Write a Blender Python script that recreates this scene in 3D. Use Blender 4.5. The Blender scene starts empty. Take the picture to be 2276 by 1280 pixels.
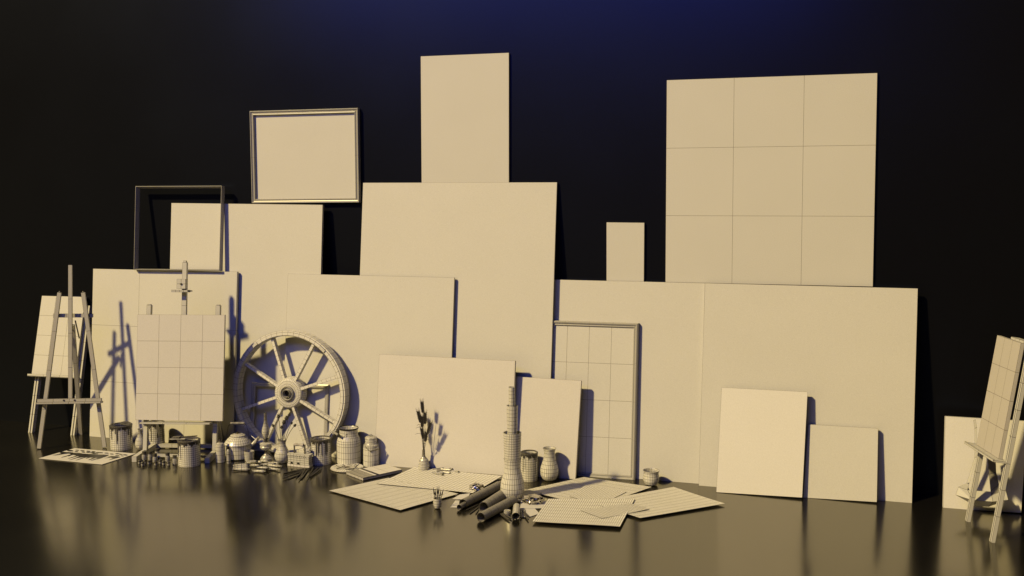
import bpy, bmesh, math, random
from mathutils import Vector, Matrix
V = Vector
random.seed(11)
S = bpy.context.scene
COL = S.collection
R = math.radians

# ------------------------------------------------------------------ camera geometry (reference pixels, 2276 x 1280)
F, H = 2213.0, 1.8
PIT = math.atan(200 / F)
YAW = math.atan(673 / math.sqrt(F * F + 200 * 200))
FW = V((-math.sin(YAW) * math.cos(PIT), math.cos(YAW) * math.cos(PIT), -math.sin(PIT)))
RT = V((math.cos(YAW), math.sin(YAW), 0))
UP = RT.cross(FW)
C = V((0, 0, H))
UZ = V((0, 0, 1))
def ray(x, y): return FW * F + RT * (x - 1138) - UP * (y - 640)
def flo(x, y, z=0.0):
    d = ray(x, y); return C + d * ((z - H) / d.z)
def wal(x, y, Y):
    d = ray(x, y); return C + d * (Y / d.y)
def mpp(P): return (P - C).dot(FW) / F
def zat(P, py):
    q = P - C; s = (640 - py) / F
    return (s * q.dot(FW) - q.dot(UP)) / (UP.z - s * FW.z)
class Pl:
    """leaning plane through two floor points"""
    def __init__(s, p1, p2, lean=0, off=0):
        s.P = V(p1); s.d = (V(p2) - V(p1)); s.d.z = 0; s.d.normalize()
        n = UZ.cross(s.d)
        if n.dot(V((.4, 1, 0))) < 0: n = -n
        s.h = n
        s.u = UZ * math.cos(lean) + n * math.sin(lean)
        s.n = s.d.cross(s.u)
        if s.n.y > 0: s.n = -s.n           # towards viewer
        if abs(s.d.y) > .8 and s.n.x > 0: s.n = -s.n
        s.P = s.P + s.n * off
    def hit(s, x, y):
        r = ray(x, y); return C + r * ((s.P - C).dot(s.n) / r.dot(s.n))
def shelf(y0, y1, zt, off=0):
    return Pl((0, y0, 0), (1, y0, 0), math.atan2(y1 - y0, zt), off)

# ------------------------------------------------------------------ materials
def clay(name, base, rough=.6, wire=.0009, dark=.08, grain=.05, spec=.5, metal=0, bump=0.0):
    m = bpy.data.materials.new(name); m.use_nodes = True
    nt = m.node_tree; N = nt.nodes; L = nt.links
    b = N['Principled BSDF']
    b.inputs['Roughness'].default_value = rough
    b.inputs['Specular IOR Level'].default_value = spec
    b.inputs['Metallic'].default_value = metal
    tc = N.new('ShaderNodeTexCoord')
    nz = N.new('ShaderNodeTexNoise'); nz.inputs['Scale'].default_value = 210; nz.inputs['Detail'].default_value = 2
    L.new(tc.outputs['Object'], nz.inputs['Vector'])
    n2 = N.new('ShaderNodeTexNoise'); n2.inputs['Scale'].default_value = 3.1; n2.inputs['Detail'].default_value = 4
    L.new(tc.outputs['Object'], n2.inputs['Vector'])
    ad = N.new('ShaderNodeMath'); ad.operation = 'MULTIPLY_ADD'; L.new(n2.outputs['Fac'], ad.inputs[0]); ad.inputs[1].default_value = .22; L.new(nz.outputs['Fac'], ad.inputs[2])
    mr = N.new('ShaderNodeMapRange'); L.new(ad.outputs[0], mr.inputs['Value'])
    mr.inputs['From Min'].default_value = .38; mr.inputs['From Max'].default_value = .85
    mr.inputs['To Min'].default_value = 1 - grain * 1.3; mr.inputs['To Max'].default_value = 1 + grain
    mul = N.new('ShaderNodeVectorMath'); mul.operation = 'SCALE'; mul.inputs[0].default_value = base; L.new(mr.outputs[0], mul.inputs['Scale'])
    out = mul.outputs[0]
    if wire:
        at = N.new('ShaderNodeAttribute'); at.attribute_name = 'edge'
        sp = N.new('ShaderNodeSeparateColor'); L.new(at.outputs['Color'], sp.inputs[0])
        def mn(a, c):
            q = N.new('ShaderNodeMath'); q.operation = 'MINIMUM'; L.new(a, q.inputs[0]); L.new(c, q.inputs[1]); return q.outputs[0]
        k = mn(mn(sp.outputs[0], sp.outputs[1]), mn(sp.outputs[2], at.outputs['Alpha']))
        lt = N.new('ShaderNodeMath'); lt.operation = 'LESS_THAN'; L.new(k, lt.inputs[0]); lt.inputs[1].default_value = wire
        mx = N.new('ShaderNodeMix'); mx.data_type = 'RGBA'
        L.new(lt.outputs[0], mx.inputs['Factor']); L.new(out, mx.inputs['A'])
        mx.inputs['B'].default_value = (base[0] * dark, base[1] * dark * .8, base[2] * dark * .65, 1)
        out = mx.outputs['Result']
    L.new(out, b.inputs['Base Color'])
    if bump:
        bp = N.new('ShaderNodeBump'); bp.inputs['Strength'].default_value = bump; bp.inputs['Distance'].default_value = .002
        L.new(nz.outputs['Fac'], bp.inputs['Height']); L.new(bp.outputs[0], b.inputs['Normal'])
    return m
W = .56
M = dict(
    canvas=clay('canvas_clay', (W, W * .98, W * .97), .75, .0009, .2, .06, .3, bump=.25),
    pale=clay('canvas_pale_clay', (W * 1.06, W * 1.02, W * 1.02), .75, .0009, .2, .06, .3, bump=.25),
    tan=clay('canvas_tan_clay', (W * .8, W * .75, W * .72), .75, .0009, .2, .05, .3, bump=.25),  # canvas copy with weaker key light put into its colour, for the right easel
    oldwood=clay('dull_wood_clay', (W * .66, W * .63, W * .6), .55, .0011, .06),  # darker tone of the wood, for the tripod easel
    wheel=clay('wheel_clay', (W * 1.15, W * 1.12, W * 1.08), .5, .0009, .1),
    wood=clay('wood_clay', (W * .9, W * .88, W * .85), .55, .0011, .06),
    ceramic=clay('ceramic_clay', (W * 1.15, W * 1.12, W * 1.06), .27, .0010, .07, spec=.8),
    white=clay('canvas_white_clay', (W * 1.17, W * 1.14, W * 1.15), .75, .0009, .2, .05, .3, bump=.25),
    tin=clay('tin_clay', (W * 1.15, W * 1.12, W * 1.06), .26, .0010, .07, spec=.8),
    paper=clay('paper_clay', (W * 1.2, W * 1.17, W * 1.13), .6, .0012, .12),
    plainpaper=clay('plain_paper_clay', (W, W * .97, W * .97), .7, 0),
    roll=clay('rolled_paper_clay', (W * .6, W * .57, W * .53), .6, .0010, .06),
    frame=clay('frame_clay', (W * .66, W * .64, W * .62), .28, .0004, .1, spec=.8),
    drip=clay('drip_clay', (.085, .078, .072), .4, .0009, .1),
    dark=clay('dark_wire_clay', (.035, .03, .028), .5, 0),
    black=clay('black_cap_clay', (.012, .011, .012), .35, 0),
    foil=clay('crumpled_foil', (.62, .59, .54), .16, 0, metal=1),
    steel=clay('worn_metal', (W * .8, W * .78, W * .75), .28, .0008, .1, spec=.8),
    tube=clay('tube_clay', (W * 1.0, W * .97, W * .92), .33, .0008, .06, spec=.6),
)
def setting_mat(name, base, rough, rvar, spec, scale=1.2, tint=(1, 1, 1, 1)):
    m = bpy.data.materials.new(name); m.use_nodes = True
    nt = m.node_tree; N = nt.nodes; L = nt.links; b = N['Principled BSDF']
    tc = N.new('ShaderNodeTexCoord'); nz = N.new('ShaderNodeTexNoise'); nz.inputs['Scale'].default_value = scale; nz.inputs['Detail'].default_value = 5
    L.new(tc.outputs['Object'], nz.inputs['Vector'])
    mr = N.new('ShaderNodeMapRange'); L.new(nz.outputs['Fac'], mr.inputs['Value'])
    mr.inputs['From Min'].default_value = .3; mr.inputs['From Max'].default_value = .7
    mr.inputs['To Min'].default_value = rough - rvar; mr.inputs['To Max'].default_value = rough + rvar
    L.new(mr.outputs[0], b.inputs['Roughness'])
    n2 = N.new('ShaderNodeTexNoise'); n2.inputs['Scale'].default_value = 260; n2.inputs['Detail'].default_value = 2
    L.new(tc.outputs['Object'], n2.inputs['Vector'])
    m2 = N.new('ShaderNodeMapRange'); L.new(n2.outputs['Fac'], m2.inputs['Value']); m2.inputs['To Min'].default_value = .75; m2.inputs['To Max'].default_value = 1.25
    mul = N.new('ShaderNodeVectorMath'); mul.operation = 'SCALE'; mul.inputs[0].default_value = base; L.new(m2.outputs[0], mul.inputs['Scale'])
    L.new(mul.outputs[0], b.inputs['Base Color'])
    b.inputs['IOR'].default_value = spec
    b.inputs['Specular Tint'].default_value = tint
    return m
M['floor'] = setting_mat('floor_gloss', (.007, .0065, .006), .17, .03, 2.6, tint=(1, .93, .70, 1))
M['wall'] = setting_mat('wall_dark', (.0042, .0040, .0046), .29, .015, 1.5, tint=(.30, .44, 1, 1))

# ------------------------------------------------------------------ mesh builder
class MB:
    def __init__(s): s.v = []; s.f = []
    def add(s, vs, fs):
        o = len(s.v); s.v += [V(x) for x in vs]; s.f += [tuple(i + o for i in f) for f in fs]; return s
    def grid(s, c, nx, ny):
        """bilinear grid on TL,TR,BR,BL"""
        a, b, cc, d = [V(x) for x in c]; vs = []
        for j in range(ny + 1):
            for i in range(nx + 1):
                u, w = i / nx, j / ny
                vs.append((a * (1 - u) + b * u) * (1 - w) + (d * (1 - u) + cc * u) * w)
        fs = [(j * (nx + 1) + i, (j + 1) * (nx + 1) + i, (j + 1) * (nx + 1) + i + 1, j * (nx + 1) + i + 1) for j in range(ny) for i in range(nx)]
        return s.add(vs, fs)
    def slab(s, c, n, th, nx=1, ny=1):
        a = [V(x) for x in c]; b = [x - n * th for x in a]
        s.grid(a, nx, ny)
        s.grid([b[1], b[0], b[3], b[2]], 1, 1)
        for i in range(4):
            j = (i + 1) % 4; k = nx if i % 2 == 0 else ny
            s.grid([b[i], b[j], a[j], a[i]], k, 1)
        return s
    def beam(s, p0, p1, side, w, t, seg=1):
        """bar centred on p0-p1, width w along side, thickness t along the third axis"""
        p0, p1 = V(p0), V(p1); ax = (p1 - p0).normalized(); sd = (V(side) - ax * V(side).dot(ax)).normalized(); nn = ax.cross(sd)
        vs = []
        for k in range(seg + 1):
            p = p0.lerp(p1, k / seg)
            vs += [p + sd * w / 2 + nn * t / 2, p - sd * w / 2 + nn * t / 2, p - sd * w / 2 - nn * t / 2, p + sd * w / 2 - nn * t / 2]
        fs = [(k * 4 + i, k * 4 + (i + 1) % 4, k * 4 + 4 + (i + 1) % 4, k * 4 + 4 + i) for k in range(seg) for i in range(4)]
        fs += [(3, 2, 1, 0), (seg * 4, seg * 4 + 1, seg * 4 + 2, seg * 4 + 3)]
        return s.add(vs, fs)
    def lathe(s, prof, n=28, o=(0, 0, 0), ax=(0, 0, 1)):
        o = V(o); ax = V(ax).normalized(); a = ax.orthogonal().normalized(); b = ax.cross(a); base = len(s.v); rows = []
        for r, z in prof:
            if r < 1e-6:
                s.v.append(o + ax * z); rows.append([len(s.v) - 1] * n)
            else:
                st = len(s.v)
                for i in range(n):
                    t = 2 * math.pi * i / n
                    s.v.append(o + ax * z + (a * math.cos(t) + b * math.sin(t)) * r)
                rows.append(list(range(st, st + n)))
        for p, q in zip(rows, rows[1:]):
            for i in range(n):
                j = (i + 1) % n
                f = []
                for k in (p[i], p[j], q[j], q[i]):
                    if k not in f: f.append(k)
                if len(f) > 2: s.f.append(tuple(f))
        return s
    def tube(s, pts, r, n=8, r1=None):
        pts = [V(p) for p in pts]; rows = []
        for k, p in enumerate(pts):
            t = (pts[min(k + 1, len(pts) - 1)] - pts[max(k - 1, 0)]).normalized()
            a = t.cross(V((.13, .21, .97))).normalized(); b = t.cross(a)
            rr = r if r1 is None else r + (r1 - r) * k / (len(pts) - 1)
            st = len(s.v)
            for i in range(n):
                g = 2 * math.pi * i / n; s.v.append(p + (a * math.cos(g) + b * math.sin(g)) * rr)
            rows.append(list(range(st, st + n)))
        for p, q in zip(rows, rows[1:]):
            for i in range(n): s.f.append((p[i], p[(i + 1) % n], q[(i + 1) % n], q[i]))
        s.f.append(tuple(reversed(rows[0]))); s.f.append(tuple(rows[-1]))
        return s
    def build(s, name, mat, parent=None, smooth=False, origin=None, fix=True):
        me = bpy.data.meshes.new(name)
        q = parent
        while q is not None and '_o' not in q: q = q.parent
        o0 = V(origin) if origin is not None else (q['_o'] if q is not None else V((0, 0, 0)))
        o0 = V(o0)
        me.from_pydata([v - o0 for v in s.v], [], s.f)
        bm = bmesh.new(); bm.from_mesh(me)
        if fix: bmesh.ops.recalc_face_normals(bm, faces=bm.faces)
        bm.to_mesh(me); bm.free()
        at = me.attributes.new('edge', 'FLOAT_COLOR', 'CORNER')
        co = [v.co for v in me.vertices]
        for p in me.polygons:
            k = len(p.vertices); vs = [co[i] for i in p.vertices]
            for ci, li in enumerate(p.loop_indices):
                d = [9., 9., 9., 9.]
                if k <= 4:
                    for e in range(k):
                        a, b = vs[e], vs[(e + 1) % k]; ab = b - a; l = ab.length
                        if ci == e or ci == (e + 1) % k: d[e] = 0
                        else: d[e] = ((vs[ci] - a).cross(ab)).length / max(l, 1e-6)
                at.data[li].color = d
        if smooth:
            for p in me.polygons: p.use_smooth = True
            me.set_sharp_from_angle(angle=R(38))
        me.materials.append(M[mat])
        o = bpy.data.objects.new(name, me); COL.objects.link(o)
        if parent is not None: o.parent = parent
        else: o.location = o0
        return o
def tag(o, label, cat, group=None):
    o['label'] = label; o['category'] = cat
    if group: o['group'] = group
    return o
def thing(name, label, cat, loc=(0, 0, 0), group=None):
    o = bpy.data.objects.new(name, None); COL.objects.link(o); o.location = loc; o['_o'] = tuple(loc); o.empty_display_size = .05
    return tag(o, label, cat, group)
def clean():
    for o in bpy.data.objects:
        if '_o' in o: del o['_o']
def dup(root, M4, label=None):
    r = root.copy(); COL.objects.link(r); r.matrix_world = M4
    if label: r['label'] = label
    for ch in list(root.children):
        c = ch.copy(); COL.objects.link(c); c.parent = r
        for g in ch.children:
            d = g.copy(); COL.objects.link(d); d.parent = c
    return r

# ------------------------------------------------------------------ setting
fl = MB().grid([(-14, 6.42, 0), (7, 6.42, 0), (7, -8, 0), (-14, -8, 0)], 1, 1).build('floor', 'floor'); fl['kind'] = 'structure'
wl = MB().slab([(-14, 6.42, 6), (7, 6.42, 6), (7, 6.42, -.2), (-14, 6.42, -.2)], V((0, -1, 0)), .15).build('wall', 'wall'); wl['kind'] = 'structure'

# ------------------------------------------------------------------ canvases leaning / hanging
def board(name, label, cat, pl, px, mat='canvas', nx=1, ny=1, th=.022, group=None, down=None):
    c = [pl.hit(*p) for p in px]
    if down is not None:                       # bottom edge hidden: run down the plane to height `down`
        for i, j in ((3, 0), (2, 1)):
            k = (c[j].z - down) / pl.u.z; c[i] = c[j] - pl.u * k
    o = (c[2] + c[3]) / 2
    ob = MB().slab(c, pl.n, th, nx, ny).build(name, mat, origin=o)
    return tag(ob, label, cat, group)
G = 'blank stretched canvases along the wall'
board('stretched_canvas', 'blank canvas ruled in three by three, behind the tripod easel at the left', 'canvas', shelf(6.17, 6.28, 1.27), [(207, 597), (527, 604), (514, 994), (197, 969)], nx=3, ny=3, group=G, down=0)
board('stretched_canvas', 'square blank canvas rising behind the empty frame and the spoked wheel', 'canvas', shelf(6.20, 6.36, 1.8), [(381, 451), (717, 455), (717, 455), (381, 451)], group=G, down=0)
board('stretched_canvas', 'wide blank canvas right behind the spoked wagon wheel', 'canvas', shelf(6.155, 6.30, 1.27), [(640, 608), (1010, 617), (1000, 900), (630, 900)], group=G, down=0, th=.014)
board('stretched_canvas', 'largest blank canvas at the centre, below the tall narrow one', 'canvas', shelf(6.185, 6.388, 1.8), [(807, 406), (1238, 405), (1220, 900), (800, 900)], group=G, down=0, th=.014)
board('stretched_canvas', 'low wide blank canvas behind the vase of dried wheat', 'canvas', shelf(6.06, 6.15, .74), [(843, 787), (1145, 802), (1136, 1058), (832, 1033)], mat='pale', group=G)
board('stretched_canvas', 'small upright blank canvas behind the waisted vase, right of the rolled paper tower', 'canvas', shelf(6.10, 6.195, .65), [(1146, 837), (1292, 846), (1279, 1065), (1133, 1059)], mat='pale', group=G)
board('stretched_canvas', 'tall narrow blank canvas hung highest, above the largest canvas', 'canvas', Pl((0, 6.402, 0), (1, 6.402, 0)), [(935, 125), (1131, 117), (1131, 408), (937, 408)], group=G, th=.017)
board('stretched_canvas', 'tiny upright blank canvas hung alone on the dark wall', 'canvas', Pl((0, 6.402, 0), (1, 6.402, 0)), [(1348, 494), (1432, 495), (1431, 626), (1348, 625)], group=G, th=.017)
board('stretched_canvas', 'large high canvas ruled in nine squares, on the right of the wall', 'canvas', Pl((0, 6.402, 0), (1, 6.402, 0)), [(1482, 178), (1950, 162), (1940, 637), (1479, 627)], nx=3, ny=3, group=G, th=.017)
board('stretched_canvas', 'blank canvas standing behind the tall gilt framed picture and the small bowl', 'canvas', shelf(6.235, 6.372, 1.27), [(1225, 621), (1567, 629), (1553, 1080), (1215, 1052)], group=G, down=0)
board('stretched_canvas', 'widest blank canvas standing at the right, behind two smaller ones', 'canvas', shelf(6.20, 6.35, 1.27), [(1567, 629), (2040, 641), (2027, 1120), (1553, 1081)], group=G)
board('stretched_canvas', 'pale upright blank canvas leaning on the widest canvas at the right', 'canvas', shelf(6.08, 6.21, .62), [(1604, 861), (1795, 871), (1783, 1106), (1592, 1094)], mat='white', group=G, th=.026)
board('stretched_canvas', 'small square blank canvas leaning right of the pale upright one', 'canvas', shelf(6.125, 6.205, .42), [(1797, 943), (1952, 952), (1949, 1116), (1785, 1106)], group=G, th=.026)
board('stretched_canvas', 'lone upright canvas on the floor behind the easel at the far right', 'canvas', shelf(6.16, 6.235, .54), [(2101, 925), (2283, 936), (2270, 1140), (2096, 1130)], mat='white', group=G, th=.03)

def frame_mesh(c, n, prof, seg=3):
    mb = MB(); cc = [V(x) for x in c]; rings = []
    for u, w in prof:
        ring = []
        for i in range(4):
            e1 = (cc[(i + 1) % 4] - cc[i]).normalized(); e0 = (cc[i - 1] - cc[i]).normalized()
            ring.append(cc[i] + (e1 + e0) * u + n * w)
        rings.append(ring)
    m = len(rings)
    for k in range(m):
        a, b = rings[k], rings[(k + 1) % m]
        for i in range(4):
            j = (i + 1) % 4
            mb.grid([a[i], a[j], b[j], b[i]], seg, 1)
    return mb
PROF = [(0, -.02), (0, .008), (.003, .013), (.008, .012), (.012, .006), (.018, .004), (.024, .009), (.028, .010), (.032, .004), (.032, -.02)]
# framed picture hung above
pl = Pl((0, 6.396, 0), (1, 6.396, 0)); c = [pl.hit(*p) for p in [(556, 247), (797, 240), (800, 450), (561, 452)]]
o = (c[2] + c[3]) / 2
t = thing('framed_picture', 'blank picture in a moulded frame hung on the wall above the square canvas', 'picture', o)
frame_mesh(c, pl.n, PROF, 4).build('frame', 'frame', t, smooth=True)
ins = [x for x in c]
def inset(c, u):
    r = []
    for i in range(4):
        r.append(c[i] + ((c[(i + 1) % 4] - c[i]).normalized() + (c[i - 1] - c[i]).normalized()) * u)
    return r
MB().slab([x - pl.n * .009 for x in inset(c, .026)], pl.n, .008).build('picture_canvas', 'canvas', t)
# empty frame standing on the left canvas
pl = shelf(6.10, 6.32, 1.75); c = [pl.hit(*p) for p in [(303, 414), (495, 413), (490, 602), (299, 600)]]
t = frame_mesh(c, pl.n, [(0, -.028), (0, .010), (.0015, .012), (.0045, .012), (.007, .002), (.009, .004), (.012, -.028)], 4).build('empty_picture_frame', 'frame', origin=(c[2] + c[3]) / 2)
tag(t, 'empty slim picture frame propped on top of the canvas at the left', 'picture frame')
# tall framed picture standing on the floor
pl = shelf(6.213, 6.322, 1.0); c = [pl.hit(*p) for p in [(1204, 711), (1420, 718), (1412, 1069), (1192, 1056)]]
t = thing('framed_picture', 'tall picture ruled in squares, in a rounded frame standing on the floor', 'picture', (c[2] + c[3]) / 2)
PR2 = [(0, -.022), (0, .004), (.004, .012), (.010, .016), (.017, .012), (.022, .006), (.027, .008), (.033, .002), (.034, -.006), (.034, -.022)]
frame_mesh(c, pl.n, PR2, 4).build('frame', 'frame', t, smooth=True)
MB().slab([x - pl.n * .002 for x in inset(c, .030)], pl.n, .008, 4, 4).build('picture_canvas', 'canvas', t)
# small frame behind wheel
pl = shelf(6.148, 6.203, .5); c = [pl.hit(*p) for p in [(560, 849), (731, 855), (726, 1015), (553, 1007)]]
t = frame_mesh(c, pl.n, [(0, -.006), (0, .004), (.006, .007), (.014, .004), (.02, .005), (.03, -.002), (.03, -.006)], 3).build('empty_picture_frame', 'frame', origin=(c[2] + c[3]) / 2)
tag(t, 'empty broad picture frame leaning on a canvas behind the wheel spokes', 'picture frame')

# ------------------------------------------------------------------ wagon wheel
def wheel():
    lean = R(2.5); hub_px = (637, 873)
    base = flo(640, 1013.5); pl = Pl((base.x, base.y, 0), (base.x + 1, base.y, 0), lean)
    ctr = pl.hit(*hub_px) ; n = pl.n; u = pl.u; d = V((1, 0, 0))
    ctr = pl.hit(640, 874)
    Ro = ctr.z / pl.u.z - .003
    t = thing('wagon_wheel', 'wooden eight spoked wagon wheel leaning on a canvas', 'wheel', (ctr.x, ctr.y, 0))
    th = .068
    rim = MB(); k = 60
    prof = [(Ro - .038, 0), (Ro - .033, .004), (Ro - .012, .004), (Ro - .012, .0), (Ro, 0), (Ro, -th * .5), (Ro, -th), (Ro - .038, -th), (Ro - .038, -th * .5)]
    st = 0
    for i in range(k):
        a = 2 * math.pi * i / k
        for r, w in prof: rim.v.append(ctr + (d * math.cos(a) + u * math.sin(a)) * r + n * w)
    m = len(prof)
    for i in range(k):
        for j in range(m): rim.f.append((i * m + j, ((i + 1) % k) * m + j, ((i + 1) % k) * m + (j + 1) % m, i * m + (j + 1) % m))
    rimo = rim.build('rim', 'wheel', t)
    for q in range(8):
        a = R(90 - 28 + 45 * q + (3 if q % 2 else 0)); e = d * math.cos(a) + u * math.sin(a)
        sd = n.cross(e)
        s = MB().beam(ctr + e * .095 - n * .02, ctr + e * (Ro - .026) - n * .034, sd, .021, .034, 9)
        s.build('spoke', 'wheel', t)
    MB().lathe([(0, -.078), (.1, -.078), (.112, -.07), (.112, -.03), (.106, -.005), (.1, .0), (.085, .002), (.065, .004), (.052, .006)], 48, ctr, n).build('hub', 'wheel', t, smooth=True)
    hubo = [c for c in t.children if c.name.startswith('hub')][0]
    MB().lathe([(.052, -.02), (.052, .016), (.046, .022), (.036, .010), (.030, .012), (.030, .026), (.026, .03), (.023, .026), (.023, -.04)], 40, ctr, n).build('hub_ring', 'steel', hubo, smooth=True)
    MB().lathe([(0, .002), (.023, .002)], 24, ctr, n).build('axle_hole', 'black', hubo)
    for a in (R(50), R(128), R(222), R(-40)):
        e = d * math.cos(a) + u * math.sin(a); sd = n.cross(e); s = MB()
        s.beam(ctr + e * (Ro - .031) + n * .006, ctr + e * (Ro - .013) + n * .006, sd, .045, .008, 2)
        s.build('rim_clip', 'wheel', rimo)
wheel()

# ------------------------------------------------------------------ easels
def bar(pl, a, b, w, th, off=0, seg=4, round_top=False):
    """bar seen front-on in plane pl between two pixels; its front face at offset off"""
    p, q = pl.hit(*a), pl.hit(*b); p = p + pl.n * (off - th / 2); q = q + pl.n * (off - th / 2)
    ax = (q - p).normalized(); sd = pl.n.cross(ax)
    return MB().beam(p, q, sd, w, th, seg)
def tripod():
    P1, P2 = flo(85, 999), flo(233, 996); pl = Pl(P1, P2, R(8))
    t = thing('tripod_easel', 'empty three legged wooden easel standing nearest the left', 'easel', (P1 + P2) / 2)
    for (a, b) in (((131.5, 650), (86, 997)), ((184, 650), (232, 994))):
        mb = bar(pl, a, b, .028, .015, 0, 4)
        p = pl.hit(*a) - pl.n * .013
        mb.lathe([(0, .012), (.004, .011), (.007, .004), (.0073, -.01)], 12, p + pl.n * .0055, pl.hit(*a) - pl.hit(*b))
        mb.build('leg', 'oldwood', t)
    bar(pl, (157, 589), (157, 893), .027, .014, .012, 4).build('mast', 'oldwood', t)
    bar(pl, (115, 701), (203, 701), .028, .016, -.028, 3).build('crossbar', 'oldwood', t)
    # back leg
    top = pl.hit(157, 722) - pl.n * .04; ft = flo(180, 965)
    MB().beam(top, ft, pl.d, .028, .024, 3).build('leg', 'oldwood', t)
    h = MB(); 
    h.beam(pl.hit(151, 712) - pl.n * .03, pl.hit(157, 735) - pl.n * .05, pl.d, .006, .012); h.beam(pl.hit(164, 712) - pl.n * .03, pl.hit(170, 752) - pl.n * .06, pl.d, .006, .012)
    h.build('hinge', 'black', t)
    a, b = pl.hit(87, 891) + pl.n * .03, pl.hit(229, 888) + pl.n * .03
    b = a + pl.d * (b - a).dot(pl.d)
    s = MB().beam(a + pl.u * .004, b + pl.u * .004, pl.u, .022, .018, 4)
    tf = s.build('tray_front', 'oldwood', t)
    s = MB().beam(a - pl.u * .014 - pl.n * .004, b - pl.u * .014 - pl.n * .004, pl.u, .014, .058, 4); s.build('tray_shelf', 'oldwood', t)
    for px in (146, 170): MB().lathe([(.006, -.004), (.006, .004), (0, .006)], 12, a + pl.d * ((pl.hit(px, 890) + pl.n * .03 - a).dot(pl.d)) + pl.u * .004 + pl.n * .009, pl.n).build('screw', 'black', tf)
tripod()

def plank_easel(label, f1, f2, lean, tl, bl, wid, ny, nx, leg_top, tray, back_foot, cth=.02, mast=None):
    P1, P2 = flo(*f1), flo(*f2); pl = Pl(P1, P2, R(lean))
    n = pl.n
    t = thing('display_easel', label, 'easel', (P1 + P2) / 2)
    d = pl.d
    L = leg_top
    for P in (P1, P2):
        Q = P + pl.u * L
        s = MB()
        for off in (-.011, .011): s.beam(P + d * off - n * .02, Q + d * off - n * .02, d, .014, .034, 7)
        s.build('leg', 'wood', t)
    a = pl.hit(*tray[0]); a = P1 + d * (a - P1).dot(d) + pl.u * (a - P1).dot(pl.u); b = a + d * tray[1]
    MB().beam(a + n * .02, b + n * .02, d.cross(n), .010, .052, 3).build('tray', 'wood', t)
    MB().beam(a + n * .045 + pl.u * .006, b + n * .045 + pl.u * .006, d.cross(n), .014, .006, 3).build('tray_lip', 'wood', t)
    m = P1.lerp(P2, .5)
    MB().beam(P1 + pl.u * L * .93 - n * .045, P2 + pl.u * L * .93 - n * .045, pl.u, .03, .015, 2).build('crossbar', 'wood', t)
    top = m + pl.u * L * .93 - n * .06
    MB().beam(top, m - n * (back_foot) * 1.0 + UZ * (-(m - n * back_foot).z), d, .03, .022, 4).build('leg', 'wood', t)
    # canvas on the tray
    A = pl.hit(*tl); B = pl.hit(*bl); A = A + n * .02; B = B + n * .02
    c = [A, A + d * wid, B + d * wid, B]
    cv = MB().slab(c, n, cth, nx, ny).build('stretched_canvas', 'canvas' if wid < .5 else 'pale', origin=(c[2] + c[3]) / 2)
    return pl, t, cv
pl1, t1, cv = plank_easel('plank legged easel in the background behind the empty tripod easel', (66, 962), (160, 968), 14, (97, 658), (74, 833), .39, 4, 3, 1.0, ((70, 835), .43), .5)
tag(cv, 'canvas ruled in squares on the background easel at the far left', 'canvas', 'canvases standing on easels')

def right_easel():
    P1, P2 = flo(2146, 1158), flo(2200, 1204); pl = Pl(P1, P2, R(8)); d, u = pl.d, pl.u; n = pl.n
    t = thing('display_easel', 'easel seen from the side at the right edge, holding a ruled canvas', 'easel', (P1 + P2) / 2)
    for P in (P1, P2):
        s = MB()
        for off in (-.009, .009): s.beam(P + d * off - n * .012, P + d * off - n * .012 + u * 1.0, d, .013, .020, 7)
        s.build('leg', 'wood', t)
    h = (pl.hit(2178, 992) - P1).dot(u)
    a = P1 + u * h - d * .045; b = P1 + u * h + d * .35
    MB().beam(a + n * .03, b + n * .03, u, .010, .075, 2).build('tray', 'wood', t)
    MB().beam(a + n * .064 + u * .005, b + n * .064 + u * .005, u, .007, .006, 2).build('tray_lip', 'wood', t)
    MB().beam(P1 + u * .96 - n * .045, P2 + u * .96 - n * .045, u, .04, .02, 2).build('crossbar', 'wood', t)
    m = P1.lerp(P2, .5)
    ft = m - n * .62; ft.z = 0
    MB().beam(m + u * 1.0 - n * .06, ft, d, .03, .024, 4).build('leg', 'wood', t)
    htop = (pl.hit(2222, 745) - P1).dot(u)
    A = P1 + u * htop + n * .02; B = P1 + u * (h + .006) + n * .02; w = .30
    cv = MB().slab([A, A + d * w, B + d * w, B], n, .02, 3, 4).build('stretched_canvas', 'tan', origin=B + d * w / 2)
    tag(cv, 'canvas ruled in squares, cut off by the right edge on its easel', 'canvas', 'canvases standing on easels')
    bx = MB().slab([A - n * .022 + d * .12 - u * .0, A - n * .022 + d * (w - .02), A - n * .022 + d * (w - .02) - u * .05, A - n * .022 + d * .13 - u * .05], n, .045, 3, 1)
    for i in range(len(bx.v)): bx.v[i] = bx.v[i] + u * .012
    bx.build('canvas_clamp', 'wood', t)
right_easel()

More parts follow.
